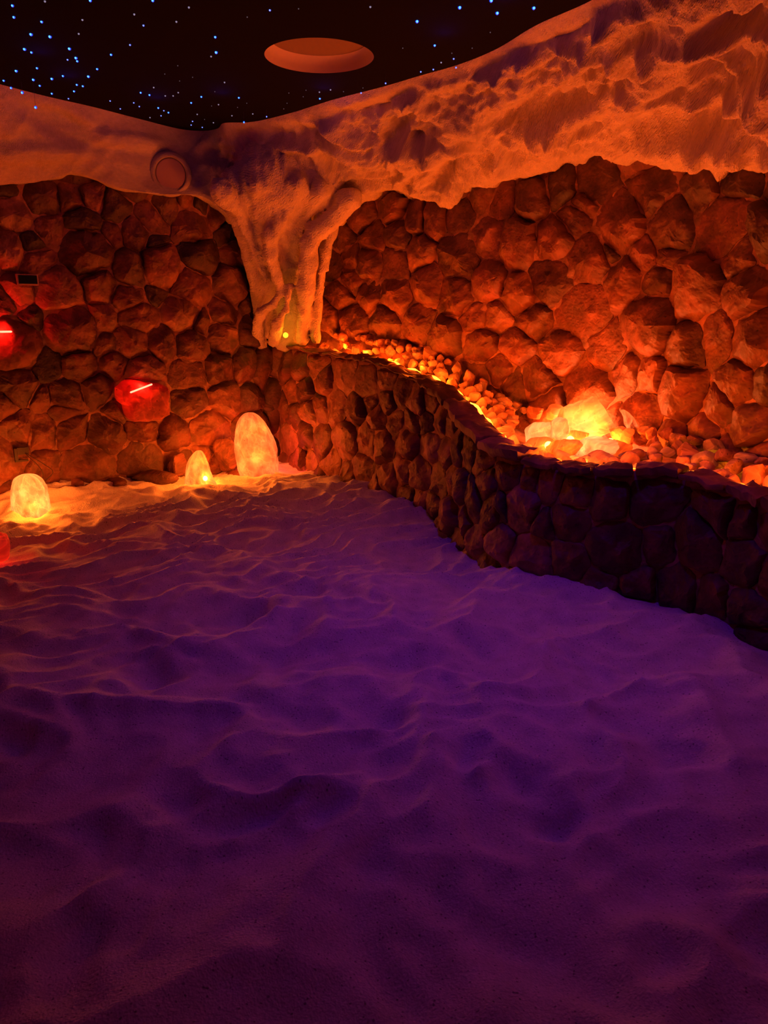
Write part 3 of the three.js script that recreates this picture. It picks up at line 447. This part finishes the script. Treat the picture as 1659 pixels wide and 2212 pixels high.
// ------------------------------------------------------------------ rock shapes
function rockGeo(seed, [sx, sy, sz], detail = 3, cuts = 12, round = .06, flatBase = 0) {
  const R = mulberry(seed * 7919 + 3), P = []; for (let k = 0; k < cuts; k++) { const z = 2 * R() - 1, a = R() * 6.283, s = Math.sqrt(1 - z * z); P.push([s * Math.cos(a), z, s * Math.sin(a), .62 + .3 * R()]); }
  const g = mergeVertices(new THREE.IcosahedronGeometry(1, detail).deleteAttribute('uv').deleteAttribute('normal')), p = g.attributes.position, uv = [];
  for (let i = 0; i < p.count; i++) {
    const x = p.getX(i), y = p.getY(i), z = p.getZ(i); let s = 0; for (const q of P) { const d = q[0] * x + q[1] * y + q[2] * z; if (d > .05) s += Math.pow(d / q[3], 1 / round); }
    let r = Math.min(1.15, Math.pow(s + Math.pow(1 / 1.15, 1 / round), -round)); r *= 1 + .04 * n3(x * 2.5 + seed, y * 2.5, z * 2.5) + .015 * n3(x * 7, y * 7 + seed, z * 7);
    let Y = y * r; if (flatBase && Y < -flatBase) Y = -flatBase + .04 * (Y + flatBase);
    p.setXYZ(i, x * r * sx, Y * sy, z * r * sz); uv.push((x * r * sx + z * r * sz * .7) / .5 + seed * .37, (Y * sy + z * r * sz * .5) / .5);
  }
  g.setAttribute('uv', new THREE.Float32BufferAttribute(uv, 2)); g.computeVertexNormals(); return detail > 4 ? toCreasedNormals(g, .5) : toCreasedNormals(g, .4);
}

// ------------------------------------------------------------------ strip light in the trough
const strip = [];
{
  const P = []; for (let u = .28; u < LU1 - .1; u += .06) { const p = rimPoint(u, .215, ledgeH(u) - .002 + .012 * Math.sin(u * 31)); P.push(p); }
  const c = new THREE.CatmullRomCurve3(P); solid('light_strip', new THREE.TubeGeometry(c, P.length * 2, .009, 8), emit([1, .26, .015], 7, 'amber_strip'), 'amber rope light running along the ledge trough under salt chunks', 'light strip');
  for (let u = .36; u < LU1 - .2; u += .27) { const p = rimPoint(u, .232, ledgeH(u) + .036); pointLight(AMBER, STRIP_CD, p.toArray(), 1.2, 'strip_light'); }
}
// ------------------------------------------------------------------ salt chunks on the ledge
function troughAt(u, w) { const p = rimPoint(u, .21, 0), az = Math.atan2(p.x, -p.z), q = rightPath.point(rightPath.byAzimuth(az), 0, .02); return [lerp(p.x, q.x, w), ledgeH(u) - .1 + .05 * w, lerp(p.z, q.z, w), Math.hypot(q.x - p.x, q.z - p.z)]; }
const placed = [];
function chunk(x, y, z, size, seed, mat, label, group, name = 'salt_chunk', detail = 3) {
  const R = mulberry(seed + 99), s = [size * (.8 + .5 * R()), size * (.65 + .4 * R()), size * (.75 + .4 * R())];
  const m = solid(name, rockGeo(seed, s.map((q) => q * 1.12), detail, 14, .022), mat, label, 'rock', group); m.position.set(x, y, z); m.rotation.set((R() - .5) * .5, R() * 6.28, (R() - .5) * .5); placed.push([x, y, z, size]); return m;
}
// the bright heap
const heap = [[1266, 914, 46, 40, 'largest glowing white salt boulder, on top of the bright heap'], [1163, 938, 26, 24, 'rounded white glowing salt rock at the left of the bright heap'], [1205, 932, 22, 26, 'pointed glowing salt rock beside the largest boulder of the heap'], [1281, 966, 42, 22, 'broad yellow glowing salt rock at the front of the bright heap'],
  [1228, 912, 12, 14, 'small pale salt rock tucked behind the left shoulder of the largest boulder'], [1222, 970, 30, 16, 'flat orange block of salt at the front middle of the heap'], [1190, 962, 16, 14, 'small pink salt rock between the two left rocks of the heap'], [1245, 945, 22, 12, 'low pink salt piece in front of the largest boulder'], [1160, 965, 34, 15, 'wide low pink salt rock at the front left of the heap'],
  [1125, 972, 22, 12, 'small orange salt rock at the far left foot of the heap'], [1302, 995, 30, 15, 'orange wedge of salt at the front right foot of the heap'], [1262, 998, 18, 10, 'small salt piece over the white-hot gap at the ledge rim'], [1330, 970, 26, 18, 'orange salt rock on the right side of the heap'], [1372, 990, 26, 16, 'orange pointed salt rock to the right of the heap'], [1180, 990, 20, 10, 'thin salt flake lying behind the rim left of the heap'], [1343, 938, 22, 16, 'reddish salt rock at the wall, right of the largest boulder']];
heap.forEach(([x, y, rx, ry, label], i) => {
  const h = [.9, .76, .8, .55, .85, .46, .62, .66, .5, .5, .38, .36, .66, .55, .38, .85][i]; // share of the way from rim to wall
  const az = Math.atan2(sight(x, y).x, -sight(x, y).z); let u = ledgePath.byAzimuth(az); const [tx, , tz] = troughAt(u, h); const p = atDepth(x, y, tz), k = Math.hypot(p.x, p.z) / FOCAL * 1.02;
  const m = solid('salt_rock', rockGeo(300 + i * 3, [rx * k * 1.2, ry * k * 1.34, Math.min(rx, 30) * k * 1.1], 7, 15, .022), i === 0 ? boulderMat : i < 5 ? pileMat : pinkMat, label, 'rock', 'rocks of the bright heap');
  if (i < 5) { part('bulb', new THREE.SphereGeometry(.012, 12, 10), emit([1, .45, .16], 6, 'inner_bulb'), m).position.y = -ry * k * .25; pointLight([1, .45, .16], [.45, .075, .07, .14, .035][i], p.clone().add(V(0, -ry * k * .25, 0)).toArray(), .6, 'inner_light'); if (i === 0) pointLight(AMBER, .95, p.clone().add(V(0, .02, 0)).toArray(), 2, 'added_boulder_light'); }  // amber light added inside the largest boulder to brighten the wall
  m.position.copy(p); m.rotation.y = (i * 1.7) % 1 - .5; placed.push([p.x, p.y, p.z, rx * k]);
});
{ // lamps under the heap; the two by the wall are added to brighten it
  for (const [x, y, h, cd, label] of [[1232, 950, .6, .55, 'small bright bulb under the largest boulder of the heap'], [1185, 962, .45, .3, 'small bright bulb between the left rocks of the heap'], [1328, 958, .79, .5, 'small added bulb by the wall behind the largest boulder, on its right'], [1186, 936, .87, .4, 'small added bulb by the wall behind the pointed rock of the heap'], [1318, 955, .72, .35, 'small bright bulb at the right side of the bright heap'], [1262, 1004, .3, .25, 'small white-hot bulb in the gap at the rim before the heap']]) {
    const az = Math.atan2(sight(x, y).x, -sight(x, y).z), [, , tz] = troughAt(ledgePath.byAzimuth(az), h), p = atDepth(x, y, tz);
    const b = solid('heap_bulb', new THREE.SphereGeometry(.022, 16, 12), emit([1, .36, .04], 14, 'heap_bulb_glow'), label, 'bulb', 'bulbs in the bright heap'); b.position.copy(p); pointLight(AMBER, PILE_CD * cd, p.toArray(), 1.5, 'heap_light');
  }
}
{
  const R = mulberry(900), zones = [["on the ledge's high far end", 'chunks at the far end of the ledge'], ["on the ledge's sloping middle", 'chunks on the sloping part of the ledge'], ['around the bright heap', 'chunks around the bright heap'], ["on the ledge's near right", 'chunks at the right end of the ledge']];
  let count = 0; const loose = [];
  for (let k = 0; k < 9000 && count < 250; k++) {
    const u = .25 + (LU1 - .3) * R(), w = .06 + .82 * Math.pow(R(), .8), [x, y0, z, wid] = troughAt(u, w), near = 1 / (1 + Math.exp((-z - 4.2) * 3));
    const size = (.028 + .045 * R() * R() + .012 * near) * (wid > .4 ? .95 : .9), heapY = .03 + (.06 + .12 * (1 - near)) * w;
    if (placed.some((p) => Math.hypot(p[0] - x, p[2] - z) < (p[3] + size) * .9)) continue;
    if (w < .12 && R() < .55) continue;
    const seen = project(V(x, y0 + heapY + size, z)); if (seen[0] > 1112 && seen[0] < 1352 && seen[1] > 880 && (size > .045 || w > .3)) continue;
    const zone = z < -5 ? 0 : z < -4.15 ? 1 : x < 1.45 ? 2 : 3; count++;
    const tone = [0, 1, 2, 1, 0, 3][Math.floor(R() * 6)], words = [size > .075 ? 'large' : size > .055 ? 'mid-sized' : size > .04 ? 'small' : 'tiny', ['pinkish', 'orange', 'brown', 'pale'][tone], 'salt chunk', w < .3 ? 'by the rim' : w < .65 ? 'mid-trough' : 'against the wall', zones[zone][0]].join(' ');
    loose.push(chunk(x, y0 + heapY + size * .25, z, size, 1000 + k, chunkMats[tone], words, zones[zone][1]));
  }
  // look-alikes are told apart by their order from the left
  const same = new Map(); for (const m of loose) { const l = m.userData.label; same.set(l, [...(same.get(l) ?? []), m]); }
  const order = ['leftmost', 'second from left', 'third from left', 'fourth from left', 'fifth from left', 'sixth from left', 'seventh from left', 'eighth from left', 'ninth from left', 'tenth from left', 'eleventh from left', 'twelfth from left'];
  for (const l of same.values()) if (l.length > 1) l.sort((a, b) => project(a.position)[0] - project(b.position)[0]).forEach((m, i) => { m.userData.label += ', ' + (i === l.length - 1 ? 'rightmost' : order[i] ?? 'among the last'); });
}

for (const [x, y, z, cd, label] of [[617, 724, -5.72, .05, 'small yellow bulb at the far end of the ledge below the plaster drips'], [1590, 1014, null, .05, 'small yellow bulb behind chunks at the wall near the right edge']]) {
  let p; if (z) p = atDepth(x, y, z); else { const h = rightPath.hit(x, y); p = rightPath.point(h[0], h[1], .09); }
  const b = solid('yellow_bulb', new THREE.SphereGeometry(z ? .02 : .012, 16, 12), emit([1, .5, .02], 2.2, 'yellow_bulb_glow'), label, 'bulb'); b.position.copy(p); pointLight([1, .42, .01], cd, p.toArray(), 1, 'yellow_light');
}

// ------------------------------------------------------------------ salt lamps on the floor
// a hewn lump: half width, half depth and sideways drift as functions of the height share
function lumpGeo(seed, h, wf, df, cf, facets = .05, top = 4) {
  const NA = 64, NV = 40, R = mulberry(seed), pl = []; for (let k = 0; k < 9; k++) { const a = k / 9 * 6.283 + R() * .5; pl.push([Math.cos(a), Math.sin(a), .8 + .2 * R(), (R() - .5) * .35]); }
  const f = (a, t) => { const c = Math.cos(a), s = Math.sin(a); let r = 1.08; for (const p of pl) { const d = p[0] * c + p[1] * s; if (d > .2) r = Math.min(r, (p[2] + p[3] * (t - .5)) / d); } r = lerp(r, 1, 1 - facets * 9); const q = Math.pow(Math.max(0, 1 - Math.pow(t, top)), .42); const k = r * q * (1 + .05 * n3(c * 1.6 + seed, s * 1.6, t * 3) + .02 * n3(c * 5, s * 5 + seed, t * 9)); return V(c * k * wf(t) + cf(t), t * h, s * k * df(t)); };
  const g = gridGeo(NA, NV, (a, b) => f(a * Math.PI * 2, Math.sin(b * Math.PI / 2)), (a, b, p) => [(a * 3) / 1.6 + seed, p.y / .5]); const m = mergeVertices(g.deleteAttribute('normal'), 1e-5); m.computeVertexNormals();
  const i = m.index.array; for (let k = 0; k < i.length; k += 3) { const t = i[k + 1]; i[k + 1] = i[k + 2]; i[k + 2] = t; } m.computeVertexNormals(); return toCreasedNormals(m, .45);
}
function saltLamp(px, py, geo, label, o) {
  const z = o.z, p = atDepth(px, py, z); p.y = sandY(p.x, z) - .02; const t = thing('salt_lamp', label, 'salt lamp', p.toArray(), 'salt lamps on the floor');
  part('salt_body', geo, glowSalt(o.tint ?? [.95, .72, .58], o.t ?? .06, o.e ?? .42, 'lamp_salt'), t);
  const bp = V(...o.bulb); part('bulb', new THREE.SphereGeometry(.018, 16, 12), emit([1, .4, .05], 20, 'lamp_bulb'), t).position.copy(bp);
  pointLight(LAMP, LAMP_CD * .5 * (o.cd ?? 1), bp.clone().add(p).toArray(), 1.2, 'salt_lamp_light'); pointLight(LAMP, LAMP_CD * .6 * (o.cd ?? 1), [p.x + bp.x * .5, p.y + o.h * .74, p.z + .02], 2.5, 'salt_lamp_upper_light'); return t;
}
saltLamp(67, 1095, lumpGeo(21, .262, (t) => .118 - .012 * t, (t) => .1, (t) => -.004 * t, .05, 6), 'dome-shaped white glowing salt lamp with a cord, at the far left of the floor', { z: -4.55, bulb: [.025, .075, .045], e: .72, t: .11, h: .262 });
saltLamp(430, 1040, lumpGeo(34, .262, (t) => .114 - .05 * t, (t) => .1 - .03 * t, (t) => .014 - .02 * Math.sin(t * 3), .09, 4.5), 'small leaning salt lamp with a bright yellow right side and reddish top', { z: -5.18, bulb: [.055, .075, .05], tint: [.95, .6, .44], e: .34, t: .15, h: .262 });
saltLamp(556, 1020, lumpGeo(47, .495, (t) => .15 + .04 * Math.sin(t * 3.1) - .05 * t, (t) => .11 - .02 * t, (t) => .012 - .05 * t, .08, 7), 'tall glowing salt lamp standing in the corner at the end of the ledge wall', { z: -5.5, bulb: [.03, .19, .05], cd: .9, tint: [.95, .62, .46], e: .36, t: .12, h: .495 });

// red lights
function redLight(u, v, cd, label, slit, turn) {
  const p = leftPath.point(u, v, .115), n = leftPath.at(u)[1], t = thing('red_light', label, 'light', p.toArray());
  const g = new THREE.CapsuleGeometry(.006, slit, 4, 8); g.rotateZ(Math.PI / 2 + turn); const m = part('glowing_slit', g, emit([1, .22, .12], 3.5, 'red_slit'), t); t.rotation.y = Math.atan2(n.x, n.z);
  pointLight(RED, cd, p.clone().addScaledVector(n, -.035).toArray(), .6, 'red_wall_light'); return t;
}
{
  const a = leftPath.hit(297, 836), b = leftPath.hit(-6, 716);
  redLight(a[0], a[1], RED_CD, 'short slanting red glowing slit between two salt stones in the left wall', .15, .32);
  redLight(b[0], b[1], RED_CD, 'red glow between stones at the left edge of the left wall', .1, 0);
  const f = atDepth(-22, 1185, -3.72), t = thing('red_salt_rock', 'red glowing salt rock on the floor at the left edge, nearest the viewer', 'salt lamp', [f.x, sandY(f.x, -3.72) - .02, -3.72]);
  const g = rockGeo(61, [.1, .11, .1], 8, 13, .05, .9); g.translate(0, .1, 0); const m = glowSalt([.85, .5, .42], .6, 0, 'red_lamp_salt'); m.emissive = rgb(...RED); m.emissiveIntensity = .25; m.transmission = .1; part('salt_body', g, m, t); pointLight(RED, .05, [f.x, sandY(f.x, -3.72) + .09, -3.72], 1, 'red_floor_light');
  // magenta-red lamp tucked behind the tall salt lamp
  const q = atDepth(590, 985, -5.68), r = thing('red_bulb', 'small red light tucked behind the tall salt lamp by the ledge wall', 'light', q.toArray()); part('bulb', new THREE.SphereGeometry(.015, 12, 10), emit(RED, 4, 'red_bulb_glow'), r); pointLight([1, .01, .06], .14, q.toArray(), 1, 'red_corner_light');
}
// unseen red fill lights added behind the viewer, shaped as salt rocks
for (const [x, z, side] of [[-1.95, -.6, 'left'], [1.45, .5, 'right']]) {
  const t = thing('red_salt_rock', `added red fill light shaped as a salt rock behind the viewer, ${side} side`, 'salt lamp', [x, sandY(x, z) - .02, z]); const g = rockGeo(70 + x * 3, [.12, .13, .12], 6, 13, .05, .9); g.translate(0, .12, 0);
  const m = glowSalt([.85, .5, .42], .6, 0, 'red_lamp_salt'); m.emissive = rgb(...RED); m.emissiveIntensity = .25; m.transmission = .1; part('salt_body', g, m, t); pointLight([1, .02, .2], FILL_CD, [x, sandY(x, z) + .14, z], 2, 'red_fill_light');
}

// ------------------------------------------------------------------ loose stones along the foot of the left wall
[[135, 1064, 34, 20, 1, 'orange triangular loose stone beside the dome-shaped salt lamp'], [166, 1052, 16, 16, 5, 'small pinkish loose stone behind the triangular one at the left wall'], [205, 1058, 28, 14, 3, 'low dark loose stone left of the flat stone at the wall foot'], [256, 1045, 26, 14, 6, 'flat brown loose stone in the middle of the left wall foot'], [330, 1030, 50, 18, 3, 'long dark loose slab left of the small leaning salt lamp'],
  [386, 1010, 22, 30, 1, 'orange stone leaning directly behind the small leaning salt lamp'], [487, 985, 26, 40, 0, 'upright orange slab between the small and the tall salt lamps'], [510, 1024, 24, 9, 1, 'small low salt stone in the sand before the tall salt lamp'], [650, 990, 18, 26, 1, 'small pointed stone at the foot of the ledge wall right of the tall lamp']].forEach(([x, y, rx, ry, m, label], i) => {
  const h = (x < 600 ? leftPath : ledgePath).hit(x, y), path = x < 600 ? leftPath : ledgePath, q = path.point(h[0], 0, i === 7 ? .3 : i > 4 ? .1 : .12), k = Math.hypot(q.x, q.z) / FOCAL, c = atDepth(x, y, q.z);
  const g = rockGeo(500 + i, [rx * k, ry * k, Math.min(rx, 30) * k * .8], 6, 13, .05); const s = solid('loose_stone', g, stoneMats[m], label, 'rock', 'loose stones at the wall foot'); s.position.set(c.x, c.y, q.z);
});

// ------------------------------------------------------------------ small fittings on the left wall
{
  const h = leftPath.hit(54, 605), [p, n] = leftPath.at(h[0]); const t = thing('wall_display', 'small dark rectangular display with a pale frame on the left stone wall', 'display', p.setY(h[1]).addScaledVector(n, .06).toArray()); t.rotation.y = Math.atan2(n.x, n.z);
  part('frame', new THREE.BoxGeometry(.125, .066, .05), new THREE.MeshStandardMaterial({ name: 'display_frame', color: rgb(.4, .22, .2), roughness: .7 }), t).position.z = -.01;
  part('screen', new THREE.BoxGeometry(.108, .05, .006), new THREE.MeshStandardMaterial({ name: 'dark_glass', color: rgb(.006, .014, .018), roughness: .15 }), t).position.z = .018;
}
{
  const h = leftPath.hit(40, 975), [p, n] = leftPath.at(h[0]); const t = thing('lamp_cord', 'thin dark cord looping from a small socket down to the dome-shaped salt lamp', 'cord', p.setY(h[1]).addScaledVector(n, .05).toArray()); t.rotation.y = Math.atan2(n.x, n.z);
  const dk = new THREE.MeshStandardMaterial({ name: 'dark_plastic', color: rgb(.03, .02, .02), roughness: .5 });
  const b1 = new THREE.BoxGeometry(.07, .045, .03); b1.translate(.012, .01, 0); part('socket', b1, dk, t); part('bracket', mergeGeometries([new THREE.BoxGeometry(.02, .08, .02).translate(-.03, -.012, 0), new THREE.BoxGeometry(.08, .012, .02).translate(0, -.055, 0)]), dk, t);
  for (const [dx, dz, s] of [[.0, .01, 1], [.012, .02, 1.5]]) part('cord', new THREE.TubeGeometry(new THREE.CatmullRomCurve3([V(.02, 0, .01), V(.045 * s, -.04, .04), V(.08 * s, -.085, .06), V(.1 * s + dx, -.135, .07 + dz), V(.1 + dx, -.2, .05)]), 24, .0028, 6), dk, t);
}
shade(scene);
renderer.render(scene, camera);
